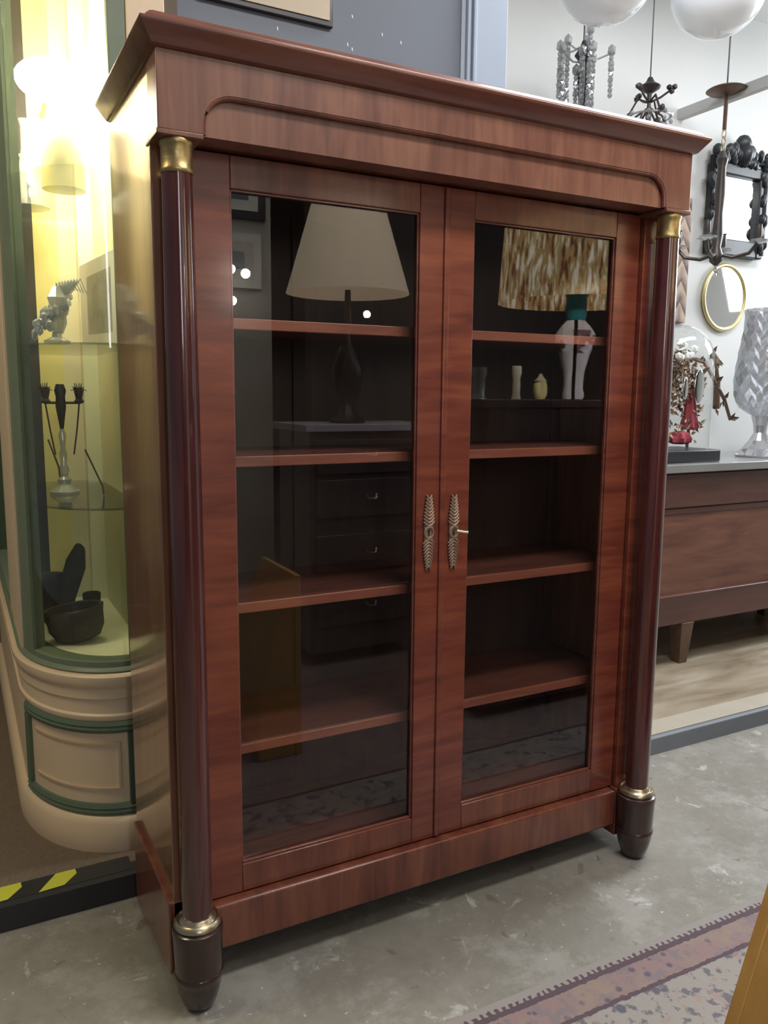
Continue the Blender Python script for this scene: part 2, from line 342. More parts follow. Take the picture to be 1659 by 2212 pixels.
# plinth: front rail, side plinths
obj('plinth_rail', B().box(.09, W-.09, .066, .12, .092, .204), m_rail, bc, .007, seg=3)
for s in (0, 1):
    x0, x1 = (-.012, .03) if s == 0 else (W-.03, W+.012)
    b = B(); b.prism([(.075, .062), (.075, .242), (.48, .242), (.48, .012), (.43, .012)], x0, x1, 'X')
    obj('side_plinth', b, m_rail, bc, .004)
b = B().box(.03, W-.03, .46, .49, .06, .2); obj('rear_rail', b, m_back, bc)
for x in (.035, W-.035): obj('rear_foot', B().box(x-.035, x+.035, .43, .49, 0, .07), m_foot, bc, .003)
CX, CCY = .0426, .0313
for s in (0, 1):
    x = CX if s == 0 else W-CX
    b = B(); b.lathe([(.0335, .222), (.0345, .4), (.0345, .9), (.033, 1.4), (.030, 1.83)], (x, CCY, 0), 40); obj('column', b, m_col, bc)
    b = B(); b.lathe([(.031, 1.826), (.0325, 1.828), (.0325, 1.834), (.031, 1.838), (.031, 1.875), (.033, 1.879), (.034, 1.887), (.033, 1.889)], (x, CCY, 0), 40); obj('capital', b, m_brass, bc)
    x0, x1 = (-.003, .0885) if s == 0 else (W-.0885, W+.003)
    obj('abacus', B().box(x0, x1, -.004, .10, 1.889, 1.8995), m_frz, bc, .002)
    b = B(); b.lathe([(.043, .203), (.050, .205), (.053, .210), (.051, .217), (.046, .221), (.041, .219), (.038, .222), (.036, .226), (.034, .228)], (x, CCY, 0), 48); obj('base_ring', b, m_ring, bc)
    b = B(); b.lathe([(.022, 0), (.030, .003), (.038, .016), (.046, .040), (.0515, .066), (.0535, .080), (.0555, .084), (.0555, .090), (.0525, .094), (.054, .13), (.056, .18), (.0575, .194), (.056, .201), (.050, .205)], (x, CCY, 0), 48); obj('turned_foot', b, m_foot, bc)
    b = B().box(min(x, W/2+(x-W/2)*1)-.045, x+.045, .07, .125, .055, .2055) ; obj('corner_block', b, m_rail, bc, .002)
# doors
PX = [.1701, .6378, .7956, 1.2629]; PZ0, PZ1 = .2774, 1.828
MX = W/2
for s in (0, 1):
    xa, xb = (.084, MX-.0015) if s == 0 else (MX+.0015, W-.084)
    p0, p1 = (PX[0], PX[1]) if s == 0 else (PX[2], PX[3])
    d = B(); d.box(xa, p0, .093, .118, .208, FB-.004); d.box(p1, xb, .093, .118, .208, FB-.004)
    door = obj('door', d, m_door, bc, .002)
    d = B(); d.box(p0, p1, .0931, .118, .208, PZ0); obj('bottom_rail', d, m_rail, door, .002)
    d = B(); d.box(p0, p1, .0931, .118, PZ1, FB-.004); obj('top_rail', d, m_rail, door, .002)
    # glazing bead
    d = B()
    for z0, z1, y1 in ((PZ0, PZ0+.005, .107), (PZ1-.004, PZ1, .107)): d.box(p0, p1, .099, y1, z0, z1)
    for x0, x1 in ((p0, p0+.004), (p1-.004, p1)): d.box(x0, x1, .099, .107, PZ0, PZ1)
    obj('glazing_bead', d, m_crn, door, .001)
    obj('glass_pane', B().box(p0+.001, p1-.001, .108, .110, PZ0+.001, PZ1-.001), m_pane, door, smooth=False)
    if s == 0: obj('astragal', B().box(MX-.012, MX+.004, .087, .094, .21, FB-.005), m_door, door, .003)
    # leaf-shaped escutcheon
    ex, ez = (.6735, 1.05) if s == 0 else (.7485, 1.047)
    b = B(); n = 9
    def hw(t): return .0165*(1-(abs(t))**1.7*.72)
    for sg in (-1, 1):
        for side in (-1, 1):
            for i in range(n):
                z0 = ez+sg*(.016+i*.0085); t = (.016+i*.0085)/.095; h0 = hw(t)
                b.tube([(ex, .0895, z0), (ex+side*h0*.55, .088, z0+sg*.0055), (ex+side*h0, .0895, z0+sg*.013)], .0042, 6, r1=.0022)
    out = []
    for i in range(25):
        t = -1+2*i/24; out.append((ex-hw(t)*.82, ez+t*.090))
    for i in range(25):
        t = 1-2*i/24; out.append((ex+hw(t)*.82, ez+t*.090))
    b.prism(out, .0885, .0932); b.ring((ex, .088, ez), .0125, .003, 'Y', 24, 8, 1, 1.15)
    esc = obj('escutcheon', b, m_esc, door, 0); esc['label'] = 'brass leaf-shaped escutcheon'
    b = B(); b.lathe([(.004, 0), (.004, .001)], (ex, 0, 0), 12)
    b = B().box(ex-.0018, ex+.0018, .0874, .0886, ez-.008, ez+.005); b.ring((ex, .0876, ez+.005), .002, .0014, 'Y', 12, 6)
    obj('keyhole', b, m_black, esc)
    if s == 1:
        b = B(); b.tube([(ex, .088, ez+.003), (ex+.001, .070, ez+.003)], .0028, 8); b.tube([(ex-.003, .070, ez+.006), (ex+.012, .066, ez+.003), (ex+.024, .062, ez+.001)], .0042, 8)
        b.sphere((ex+.024, .062, ez+.001), .0048, 10, 6)
        k = obj('key', b, m_steel, door); k['label'] = 'bright steel key in the lock'

# ------------------------------------------------------------------ curved display case on the left
dc = thing('display_case', 'cream and sage green shop display case with a rounded glass corner, left of the bookcase', 'display case', (-.1, .9, ST))
EX, EY = .03, 1.05
def path(rx, ry, xr=.60, yb=2.6, n=18):
    P = [(xr, EY-ry, 0, -1), (EX, EY-ry, 0, -1)]
    for i in range(1, n+1):
        t = PI/2*i/n; c, s_ = math.cos(t), math.sin(t); nx, ny = -s_/rx, -c/ry; l = math.hypot(nx, ny)
        P.append((EX-rx*s_, EY-ry*c, nx/l, ny/l))
    P.append((EX-rx, yb, -1, 0)); return P
BR = (.275, .40)
pf = [(-.05, ST), (.018, ST), (.020, .085), (.020, .158), (.010, .172), (.004, .176), (-.05, .176)]
obj('skirting', B().sweep(path(*BR, .175), pf), m_cream, dc)
obj('base_body', B().sweep(path(*BR, .175), [(-.05, .176), (-.004, .176), (-.004, .463), (-.05, .463)]), m_cream, dc)
for z0, z1 in ((.176, .212), (.428, .463)):
    zz = (z0+z1)/2
    P_ = path(*BR, .06, .95)[1:-1] if True else 0
    P_ = [(.055, EY-BR[1], 0, -1)] + P_[:16]
    obj('green_moulding', B().sweep(P_, [(-.004, z0), (.004, z0), (.009, zz-.006), (.006, zz), (.009, zz+.006), (.004, z1), (-.004, z1)]), m_greeny, dc)
P_ = path(*BR)
obj('green_moulding', B().sweep([(.030, EY-BR[1], 0, -1), (.010, EY-BR[1]+.0003, 0, -1)], [(-.004, .212), (.007, .212), (.007, .428), (-.004, .428)]), m_greeny, dc)
obj('green_moulding', B().sweep(P_[15:17], [(-.004, .212), (.007, .212), (.007, .428), (-.004, .428)]), m_greeny, dc)
# sunk panel groove lines
def arcpath(i0, i1): return path(*BR)[i0:i1]
b = B()
PB = path(*BR)
for z in (.255, .392): b.sweep(PB[3:15], [(-.004, z), (.0012, z), (.0012, z+.006), (-.004, z+.006)])
x_, y_, nx_, ny_ = PB[3]
b.sweep([(x_, y_, nx_, ny_), (x_-ny_*.007, y_+nx_*.007, nx_, ny_)], [(-.004, .255), (.0012, .255), (.0012, .398), (-.004, .398)])
obj('panel_bead', b, m_creamd, dc)
pf = [(-.05, .463), (.000, .463), (.004, .470), (.004, .480), (-.002, .485), (-.002, .525), (.004, .531), (.004, .560), (.010, .566), (.016, .580), (.016, .598), (.010, .604), (-.05, .604)]
obj('sill_moulding', B().sweep(path(*BR, .175), pf), m_cream, dc)
pf = [(-.06, .604), (.008, .604), (.012, .609), (.006, .617), (.000, .619), (.000, .634), (-.03, .640), (-.06, .634)]
GR = (.265, .385)
obj('green_sill', B().sweep(path(*GR, .075), pf), m_green, dc)
# solid floor of the case
fl = [(x-nx*.03, y-ny*.03) for x, y, nx, ny in path(*GR, .12, 1.5)[1:]]
fl = [(.12, EY-GR[1]+.03)] + fl + [(.12, 1.5)]
obj('case_floor', B().prism(fl, .60, .632, 'Z'), plain('case_floor_cloth', (.82, .77, .56), .7, var=.15, vscale=8), dc)
# jambs
TOP = 3.3
gp = path(*GR)
obj('corner_post', B().sweep([(.030, EY-GR[1], 0, -1), (.078, EY-GR[1], 0, -1)][::-1], [(-.03, .634), (0, .634), (0, TOP), (-.03, TOP)]), m_green, dc, .003)
obj('side_pilaster', B().box(.078, .178, .66, .74, .604, TOP), m_cream, dc, .003)
gi = [p for p in gp if p[1] > .86 and p[1] < 1.01 and p[0] < -.15]
obj('corner_post', B().sweep(gi, [(-.035, .634), (.0, .634), (.0, TOP), (-.035, TOP)]), m_green, dc)
obj('side_pilaster', B().box(EX-GR[0]-.004, EX-GR[0]+.03, gi[-1][1], 1.32, .604, TOP), m_cream, dc, .003)
obj('glass', B().sweep([p for p in gp if p[1] <= gi[0][1]+.001 and p[0] <= .031], [(-.012, .63), (-.009, .63), (-.009, TOP), (-.012, TOP)]), m_cglass, dc)
for zs in (1.075, 1.53, 1.99):
    sp = [(x-nx*.016, y-ny*.016) for x, y, nx, ny in gp[1:-1]]
    sp = [(.088, EY-GR[1]+.016)] + sp + [(EX-GR[0]+.03, 1.48), (.088, 1.48)]
    obj('glass_shelf', B().prism(sp, zs-.006, zs, 'Z'), m_shelfg, dc)
obj('interior_wall', B().box(.09, .11, .70, 1.53, .604, TOP), m_pale, dc)
obj('interior_wall', B().box(-.235, -.098, 1.50, 1.53, .60, TOP), plain('dark_back_slot', (.05, .045, .035), .7), dc)
obj('interior_wall', B().box(-.098, -.018, 1.50, 1.53, .60, TOP), m_yel, dc)
obj('interior_wall', B().box(-.018, .04, 1.50, 1.53, .60, TOP), m_beige, dc)
obj('interior_wall', B().box(.04, .09, 1.44, 1.53, .60, TOP), m_pale, dc)
b = B().prism([(.20, EY-GR[1]), (.03, EY-GR[1])]+[(x, y) for x, y, _, _ in gp[2:-1]]+[(EX-GR[0], 1.53), (.2, 1.53)], 3.05, 3.09, 'Z')
obj('case_ceiling', b, m_yel, dc)
obj('side_wall', B().box(EX-GR[0]-.002, EX-GR[0]+.006, 1.32, 1.52, .604, TOP), m_cream, dc)
a = N('lamp_tube_glow'); m_tube = a.fin((1, 1, 1), .4, emit=(1, .98, .88), es=48)
obj('lamp_bulb', B().sphere((-.05, 1.14, 2.33), .065, 24, 14, 1.7, 1, 1), m_tube, dc)
obj('lamp_bracket', B().tube([(-.05, 1.19, 2.33), (-.05, 1.50, 2.33)], .008), m_ring, dc)
def plight(name, loc, p, col, r=.04):
    l = bpy.data.lights.new(name, 'POINT'); l.energy = p; l.color = col; l.shadow_soft_size = r
    o = bpy.data.objects.new(name, l); COL.objects.link(o); o.location = loc; return o
plight('case_light', (-.06, 1.02, 2.24), 16, (1, .96, .80), .06)

# ---- contents of the display case
t = thing('vase', 'tall ivory cone-shaped ceramic vase on the top glass shelf of the display case', 'vase', (-.045, 1.04, 1.99))
b = B(); b.lathe([(.050, 1.991), (.062, 1.993), (.062, 2.05), (.058, 2.10), (.046, 2.16), (.030, 2.20), (.020, 2.225), (.018, 2.25), (.020, 2.258)], (-.045, 1.04, 0), 36); obj('body', b, m_ivory, t)
t = thing('carafe', 'clear glass carafe with a spout on the top shelf behind the ivory vase', 'carafe', (-.118, 1.36, 1.99))
b = B(); b.lathe([(.055, 1.9915), (.066, 1.996), (.063, 2.03), (.045, 2.08), (.024, 2.13), (.015, 2.18), (.014, 2.25), (.02, 2.27)], (-.118, 1.36, 0), 28); obj('body', b, m_cry2, t)
b = B(); b.tube([(-.165, 1.36, 2.04), (-.20, 1.36, 2.08), (-.19, 1.36, 2.14), (-.13, 1.36, 2.16)], .006); obj('handle', b, m_cry, t)
t = thing('crystal_ornament', 'faceted crystal bird-like ornament on the middle glass shelf', 'ornament', (-.12, .86, 1.53))
b = B(); b.lathe([(.034, 1.5305), (.036, 1.54), (.014, 1.550), (.012, 1.565)], (-.105, .86, 0), 8); obj('foot', b, m_cry3, t, smooth=False)
b = B(); b.lathe([(.012, 1.56), (.024, 1.59), (.020, 1.63), (.028, 1.66), (.012, 1.69)], (-.10, .86, 0), 7)
for k in range(44):
    u = random.random(); x = -.165+u*.10+random.uniform(-.012, .016); z = 1.565+u*.085+random.uniform(-.02, .03)
    b.ico((x, .86+random.uniform(-.02, .02), z), random.uniform(.006, .013), 1, 1, .8, random.uniform(.9, 1.8))
for k in range(9): b.tube([(-.10+.004*k, .86, 1.67), (-.10+.008*k, .855, 1.70+.002*k), (-.085+.008*k, .85, 1.69-.002*k)], .005, 5, r1=.002)
obj('body', b, m_cry3, t, smooth=False)
t = thing('framed_picture', 'white framed print leaning on the right side of the middle glass shelf', 'picture', (.03, .99, 1.53))
fx0, fy0, fx1, fy1 = .0, 1.14, .065, .84
def quad(u0, u1, z0, z1, off, th):
    n = Vector((fy0-fy1, fx1-fx0, 0)).normalized()*-1
    P3 = []
    for k in (0, 1):
        for u, z in ((u0, z0), (u1, z0), (u1, z1), (u0, z1)): P3.append((fx0+(fx1-fx0)*u+n.x*(off+k*th), fy0+(fy1-fy0)*u+n.y*(off+k*th), z+.02*u*(z > 1.7)))
    bb = B(); V = [bb.bm.verts.new(p) for p in P3]
    for f in ((0, 1, 2, 3), (7, 6, 5, 4), (0, 4, 5, 1), (1, 5, 6, 2), (2, 6, 7, 3), (3, 7, 4, 0)): bb.bm.faces.new([V[q] for q in f])
    return bb
obj('frame', quad(0, 1, 1.531, 1.79, -.01, .01), m_white, t, .002)
obj('print', quad(.2, .82, 1.575, 1.745, -.0005, .0015), plain('grey_print', (.42, .42, .38), .6, var=.6, vscale=14), t)
# candelabrum
t = thing('candelabrum', 'small two-armed dark metal and glass candelabrum on the lowest glass shelf', 'candelabrum', (-.075, 1.10, 1.075))
cx, cy = -.078, 1.10
b = B(); b.lathe([(.045, 1.0755), (.046, 1.082), (.030, 1.095), (.018, 1.105), (.022, 1.12), (.012, 1.13)], (cx, cy, 0), 10); obj('base', b, m_cry3, t)
b = B(); b.lathe([(.010, 1.13), (.016, 1.15), (.009, 1.17), (.012, 1.20), (.007, 1.22), (.012, 1.26), (.006, 1.28)], (cx, cy, 0), 10); obj('stem', b, m_cry3, t)
b = B(); b.lathe([(.006, 1.28), (.010, 1.31), (.016, 1.35), (.014, 1.38), (.018, 1.40), (.012, 1.42)], (cx, cy, 0), 12); b.tube([(cx-.05, cy, 1.362), (cx+.06, cy, 1.362)], .004)
obj('arm', b, m_dkmetal, t)
for dx in (-.045, .055):
    b = B(); b.lathe([(.012, 1.36), (.016, 1.367), (.010, 1.375), (.016, 1.40), (.013, 1.41)], (cx+dx, cy, 0), 7)
    for k in range(12): b.tube([(cx+dx, cy, 1.385), (cx+dx+.014*math.cos(k), cy+.012*math.sin(k), 1.405), (cx+dx+.024*math.cos(k), cy+.02*math.sin(k), 1.40+.012*(k % 3))], .0035, 5, r1=.001)
    obj('candle_cup', b, m_dkmetal, t, smooth=False)
    obj('pendant', B().tube([(cx+dx, cy, 1.36), (cx+dx*.8, cy-.01, 1.28), (cx+dx*.55, cy-.02, 1.20)], .0028, 6), m_brown, t)
for k, (p, q) in enumerate((((-.025, 1.0, 1.22), (.02, .98, 1.105)), ((-.125, 1.05, 1.25), (-.10, 1.03, 1.165)))):
    tag(obj('metal_rod', B().tube([p, q, (q[0]+.002, q[1], q[2]-.03 if k else 1.078)], .0028, 6), m_brown),
        ['thin bronze rod leaning right of the small candelabrum', 'thin bronze rod leaning left of the small candelabrum'][k], 'rod')
def bowl(name, label, c, r, h, sx, sy, tilt, rz, cat='bowl'):
    t = thing(name, label, cat, (c[0], c[1], c[2]))
    b = B()
    def md(a, k): return random.uniform(.92, 1.06) if k in (1, 2, 3, 4) else 1
    b.lathe([(r*.55, .0), (r*.75, h*.08), (r*.92, h*.4), (r*1.0, h*.75), (r*.99, h*.95), (r*.94, h), (r*.86, h*.97), (r*.7, h*.6), (r*.3, h*.45), (.001, h*.42)], (0, 0, 0), 26, sx, sy, md)
    M_ = Matrix.Translation(c) @ Matrix.Rotation(rz, 4, 'Z') @ Matrix.Rotation(tilt, 4, 'Y'); b.bm.transform(M_)
    lo = min(v.co.z for v in b.bm.verts); bmesh.ops.translate(b.bm, vec=(0, 0, c[2]-lo), verts=b.bm.verts)
    obj('body', b, m_stone, t); return t
bowl('stone_mortar', 'dark carved stone mortar in front on the display case floor', (-.078, .93, .633), .085, .105, 1.05, .8, -.12, -.2)
bowl('stone_mortar', 'dark stone bowl behind at the left of the display case floor', (-.142, 1.24, .633), .075, .15, 1, .8, 0, 0)
bowl('stone_mortar', 'small dark stone cup at the back right of the display case floor', (.015, 1.30, .633), .03, .06, 1, 1, 0, 0)
b = B(); b.prism([(-.155, .633), (-.10, .633), (-.03, .83), (-.028, .90), (-.05, .915), (-.085, .86)], 1.06, 1.11)
tag(obj('stone_slab', b, m_stone, None, .012), 'dark upright stone slab leaning between the mortars in the display case', 'slab')

# ------------------------------------------------------------------ right hand side: chest and what stands on it
ch = thing('sideboard', 'long brown wooden sideboard with a grey marble top and short tapered legs', 'sideboard', (3.35, 1.35, ST))
CT = 1.076
obj('marble_top', B().box(2.30, 4.4, 1.07, 1.62, 1.036, CT), m_marble, ch, .004)
obj('body', B().box(2.33, 4.37, 1.115, 1.60, .283, 1.036), m_chest, ch, .002)
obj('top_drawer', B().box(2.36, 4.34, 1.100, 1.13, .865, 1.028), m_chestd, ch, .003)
obj('drawer_dark_rail', B().box(2.34, 4.36, 1.108, 1.13, .832, .860), m_chestd, ch, .003)  # darker strip below the top drawer
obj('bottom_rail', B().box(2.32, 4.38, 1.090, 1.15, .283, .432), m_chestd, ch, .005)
for x, y in ((2.79, 1.13), (3.98, 1.13), (2.79, 1.55), (3.98, 1.55)):
    b = B(); hw0, hw1 = .026, .043
    for q, z in ((hw0, ST), (hw1, .284)): pass
    vs = [[b.bm.verts.new((x+sx*q, y+sy*q, z)) for sx, sy in ((-1, -1), (1, -1), (1, 1), (-1, 1))] for q, z in ((hw0, ST), (hw1, .284))]
    for i in range(4): b.bm.faces.new((vs[0][i], vs[0][(i+1) % 4], vs[1][(i+1) % 4], vs[1][i]))
    b.bm.faces.new(vs[0][::-1]); b.bm.faces.new(vs[1]); obj('leg', b, m_brown, ch, .003)
# glass dome
gx, gy = 2.82, 1.28
t = thing('glass_dome', 'tall glass display dome on a black base on the sideboard', 'glass dome', (gx, gy, CT))
b = B().box(gx-.24, gx+.185, gy-.14, gy+.14, CT+.0005, CT+.06); obj('base', b, m_black, t, .006)
b = B(); R_ = .17
prof = [(R_, CT+.062), (R_, CT+.50)] + [(R_*math.cos(PI/2*i/10), CT+.50+R_*math.sin(PI/2*i/10)) for i in range(1, 10)] + [(.003, CT+.50+R_)]
b.lathe(prof, (gx, gy, 0), 40, close=False); obj('dome', b, m_dome, t)
t = thing('floral_ornament', 'gilt leaf and red velvet ornament with small mirrors inside the glass dome', 'ornament', (gx, gy, CT+.062))
def leaf(b, c, d, L, wd):
    d = Vector(d).normalized(); s_ = d.cross(Vector((0, -1, .2))).normalized(); n = d.cross(s_)
    c = Vector(c); v = [c, c+d*L*.4+s_*wd, c+d*L, c+d*L*.4-s_*wd, c+d*L*.45+n*wd*.5]
    V = [b.bm.verts.new(p) for p in v]
    for i in range(4): b.bm.faces.new((V[i], V[(i+1) % 4], V[4]))
b = B()
for k in range(330):
    a_ = random.uniform(-1.9, 1.9); rr = random.uniform(.05, .135); z = CT+.29+.27*math.cos(a_)*random.uniform(.5, 1); x = gx+rr*math.sin(a_)
    leaf(b, (x, gy+random.uniform(-.06, .04), z), (random.uniform(-1, 1), random.uniform(-.4, .4), random.uniform(-.6, 1)), random.uniform(.03, .06), .012)
for k in range(150):
    leaf(b, (gx+random.uniform(-.12, .12), gy-random.uniform(.02, .07), CT+random.uniform(.09, .5)), (random.uniform(-1, 1), random.uniform(-.4, .2), random.uniform(-1, 1)), random.uniform(.025, .045), .010)
b.tube([(gx-.09, gy, CT+.062), (gx-.11, gy, CT+.3), (gx-.05, gy, CT+.52), (gx+.05, gy, CT+.54), (gx+.11, gy, CT+.32), (gx+.10, gy, CT+.062)], .008)
obj('gilt_leaves', b, m_leaf, t)
fold = lambda a, k: 1+.16*math.cos(7*a+k*.7)
b = B(); b.lathe([(.008, .36), (.020, .33), (.028, .28), (.036, .22), (.046, .17), (.040, .155)][::-1], (gx+.075, gy-.03, CT), 42, 1, .8, fold); obj('velvet_back', b, m_red, t)
b = B(); b.lathe([(.03, .085), (.058, .095), (.062, .115), (.048, .14), (.02, .15)], (gx+.0, gy-.04, CT), 42, 1, .8, fold); obj('velvet_cushion', b, m_red, t)
for dx, dz, sx, sz in ((.065, .37, .034, .085), (-.03, .36, .018, .055), (-.02, .53, .05, .02)):
    b = B(); b.sphere((gx+dx, gy-.085, CT+dz), 1, 20, 10, sx, .006, sz); obj('small_mirror', b, m_mirror, t)
b = B()
for k in range(14): b.ico((gx+random.uniform(-.10, .03), gy-.09, CT+random.uniform(.5, .58)), random.uniform(.012, .024), 1)
obj('white_flowers', b, m_white, t)
# crystal vase
t = thing('crystal_vase', 'large diamond-cut crystal vase on a flared foot at the right end of the sideboard', 'vase', (3.47, 1.28, CT))
b = B(); prof = [(.05, .22), (.095, .25), (.125, .30), (.135, .36), (.135, .42), (.128, .50), (.118, .58), (.108, .66), (.105, .72), (.11, .76), (.095, .76), (.09, .7), (.09, .4), (.05, .26)]
def dm(a, k): return 1+(.12 if (int(round(a/(2*PI)*28))+k) % 2 else -.05)
prof2 = []
for i in range(9):
    pass
def interp(z):
    P_ = [(.05, .22), (.095, .25), (.125, .30), (.137, .38), (.134, .45), (.122, .56), (.108, .66), (.104, .72), (.108, .78)]
    for (r0, z0), (r1, z1) in zip(P_, P_[1:]):
        if z0 <= z <= z1: return r0+(r1-r0)*(z-z0)/(z1-z0)
    return .108
prof2 = [(interp(.22+.56*i/15), .22+.56*i/15) for i in range(16)]
b.lathe([(r, z+CT) for r, z in prof2], (3.47, 1.28, 0), 28, 1, 1, dm, close=False)
obj('bowl', b, m_cry, t, smooth=False)
b = B(); b.lathe([(.115, CT+.001), (.118, CT+.012), (.085, CT+.045), (.05, CT+.09), (.032, CT+.13), (.035, CT+.17), (.05, CT+.22)], (3.47, 1.28, 0), 16, mod=lambda a, k: 1+(.04 if k % 2 else 0)); obj('foot', b, m_cry, t, smooth=False)
# bronze branch sconces on wall
for k, (pts_, lab) in enumerate(((((3.24, 1.62, 1.62), (3.27, 1.5, 1.58), (3.30, 1.45, 1.47), (3.38, 1.45, 1.38), (3.45, 1.46, 1.27)), 'leafy bronze wall branch curving down between the dome and the crystal vase'),
                              (((3.46, 1.62, 1.64), (3.44, 1.57, 1.60), (3.43, 1.55, 1.48), (3.45, 1.56, 1.33)), 'dark bronze wall stem half behind the crystal vase'))):
    b = B(); b.tube(pts_, .016 if k else .012, 8, r1=.009 if not k else .02)
    for j in range(14):
        q = Vector(pts_[j % len(pts_)]); leaf(b, q, (random.uniform(-1, 1), -.3, random.uniform(-1, 1)), .05, .014)
    tag(obj('bronze_branch', b, m_brown), lab, 'wall branch')
# oval mirror
t = thing('oval_mirror', 'small oval wall mirror in a thin gilt frame', 'mirror', (3.545, 1.64, 1.78))
b = B(); b.ring((3.545, 1.634, 1.955), .168, .011, 'Y', 48, 10, 1, 1.06); obj('frame', b, m_gilt, t)
b = B(); b.lathe([(.166, -.003), (.166, .003)], (0, 0, 0), 48, 1, 1.06); b.bm.transform(Matrix.Translation((3.545, 1.636, 1.955)) @ Matrix.Rotation(PI/2, 4, 'X')); obj('mirror_glass', b, m_mirror, t)
# black carved mirror
t = thing('carved_mirror', 'rectangular mirror in a black carved frame with a crested top hung on the white wall', 'mirror', (3.58, 1.62, 2.25))
x0, x1, z0, z1 = 3.41, 3.74, 2.27, 2.61
b = B(); b.box(x0-.055, x0, 1.60, 1.648, z0-.09, z1+.05); b.box(x1, x1+.055, 1.60, 1.648, z0-.09, z1+.05); b.box(x0, x1, 1.60, 1.648, z0-.09, z0); b.box(x0, x1, 1.60, 1.648, z1, z1+.06)
obj('frame', b, m_black, t, .008)
b = B()
for k in range(46):
    side = k % 4
    if side == 0: p = (random.uniform(x0-.08, x0-.02), 1.60, random.uniform(z0-.06, z1+.08))
    elif side == 1: p = (random.uniform(x1+.02, x1+.07), 1.60, random.uniform(z0-.06, z1+.08))
    else: p = (random.uniform(x0-.04, x1+.05), 1.60, z1+.06+random.uniform(0, .07))
    b.ico(p, random.uniform(.02, .034), 2, 1, .6, 1.2)
for dx, dz, r in ((0, .17, .045), (-.06, .13, .04), (.06, .13, .04), (0, .11, .06)): b.ico(((x0+x1)/2+dx, 1.60, z1+dz), r, 2, 1, .6, 1.1)
b.tube([(x0-.05, 1.61, z0-.07), (x0-.05, 1.61, z1+.08), ((x0+x1)/2, 1.61, z1+.10), (x1+.045, 1.61, z1+.08), (x1+.045, 1.61, z0-.07)], .02)
obj('carving', b, m_black, t)
obj('mirror_glass', B().box(x0, x1, 1.628, 1.634, z0, z1), m_mirror, t)
# decorated hanging panel
a = N('brown_chevron_hanging'); v = a.coord((1, 1, 1)); s3 = a.sep(v)
zz = a.math('ADD', a.math('MULTIPLY', s3[2], 9), a.math('MULTIPLY', a.math('ABSOLUTE', a.math('SUBTRACT', a.math('FRACT', a.math('MULTIPLY', s3[0], 9)), .5)), 1.6))
f = a.math('ADD', a.math('MULTIPLY', a.math('FRACT', zz), .6), a.math('MULTIPLY', a.noise(v, 16, 3), .7))
m_hang = a.fin(a.ramp(f, [(.35, (.10, .06, .05)), (.6, (.32, .22, .18)), (.85, (.50, .38, .28))]), .7)
tag(obj('wall_hanging', B().box(2.80, 3.238, 1.628, 1.648, 1.80, 2.46), m_hang, None, .003), 'brown patterned panel on the white wall just behind the right column of the bookcase', 'wall panel')

# ---- hanging things
def rod(b, x, y, z0, z1=3.449, r=.004): b.tube([(x, y, z0), (x, y, z1)], r, 8)
for k, (x, y, zb, r, lab) in enumerate(((1.86, .85, 2.775, .185, 'milky white glass globe pendant lamp nearest the blue post'),
                                    (2.455, .85, 2.845, .185, 'milky white glass globe pendant lamp above the black carved mirror'),
                                    (3.02, .85, 2.91, .15, 'white glass pendant lamp cut by the right edge of the picture'))):
    t = thing('globe_pendant', lab, 'pendant lamp', (x, y, zb), 'white glass globe pendants')
    b = B(); b.lathe([(.003, zb)]+[(r*math.sin(PI*i/22), zb+r*.94*(1-math.cos(PI*i/22))) for i in range(1, 20)], (x, y, 0), 40, close=False); obj('globe', b, m_opal, t)
    b = B(); rod(b, x, y, zb+r*1.85, r=.006); b.lathe([(.05, zb+r*1.78), (.055, zb+r*1.82), (.03, zb+r*2.0), (.012, zb+r*2.1)], (x, y, 0), 20); obj('fitting', b, m_dkmetal, t)
def strand(b, x, y, z0, z1, r=.012, step=.022):
    z = z0
    while z > z1:
        b.ico((x, y, z), r*random.uniform(.75, 1.1), 1, 1, 1, 1.15); z -= step
# crystal chandelier with long bead strands
X, Y = 2.155, 1.3
t = thing('crystal_chandelier', 'grey crystal bead chandelier with long hanging strands above the middle of the cornice', 'chandelier', (X, Y, 2.45), 'chandeliers over the gallery')
b = B(); rod(b, X, Y, 2.86, r=.005); b.lathe([(.012, 2.6), (.016, 2.66), (.022, 2.76), (.016, 2.84), (.04, 2.87), (.02, 2.90), (.008, 2.93)], (X, Y, 0), 14)
obj('stem', b, m_dkmetal, t)
b = B()
for a_, R_, zt, zb in ((-.3, .13, 2.89, 2.70), (.5, .05, 2.94, 2.56), (PI+.1, .13, 2.86, 2.66), (PI-.8, .07, 2.93, 2.60), (1.9, .12, 2.93, 2.72), (-1.4, .05, 2.88, 2.5), (-2.0, .09, 2.93, 2.55), (0, .02, 2.80, 2.45), (2.6, .03, 2.8, 2.5), (3.9, .05, 2.86, 2.5), (5.3, .04, 2.84, 2.48), (.9, .10, 2.90, 2.68)):
    xx, yy = X+R_*math.cos(a_), Y+R_*math.sin(a_); strand(b, xx, yy, zt, zb, .0145)
    b.ico((xx, yy, zt+.01), .02, 1, 1, 1, 1.4)
    b.tube([(xx, yy, zt), (X+R_*.5*math.cos(a_), Y+R_*.5*math.sin(a_), zt-.03), (X, Y, zt-.02)], .004)
obj('bead_strands', b, m_cry2, t, smooth=False)
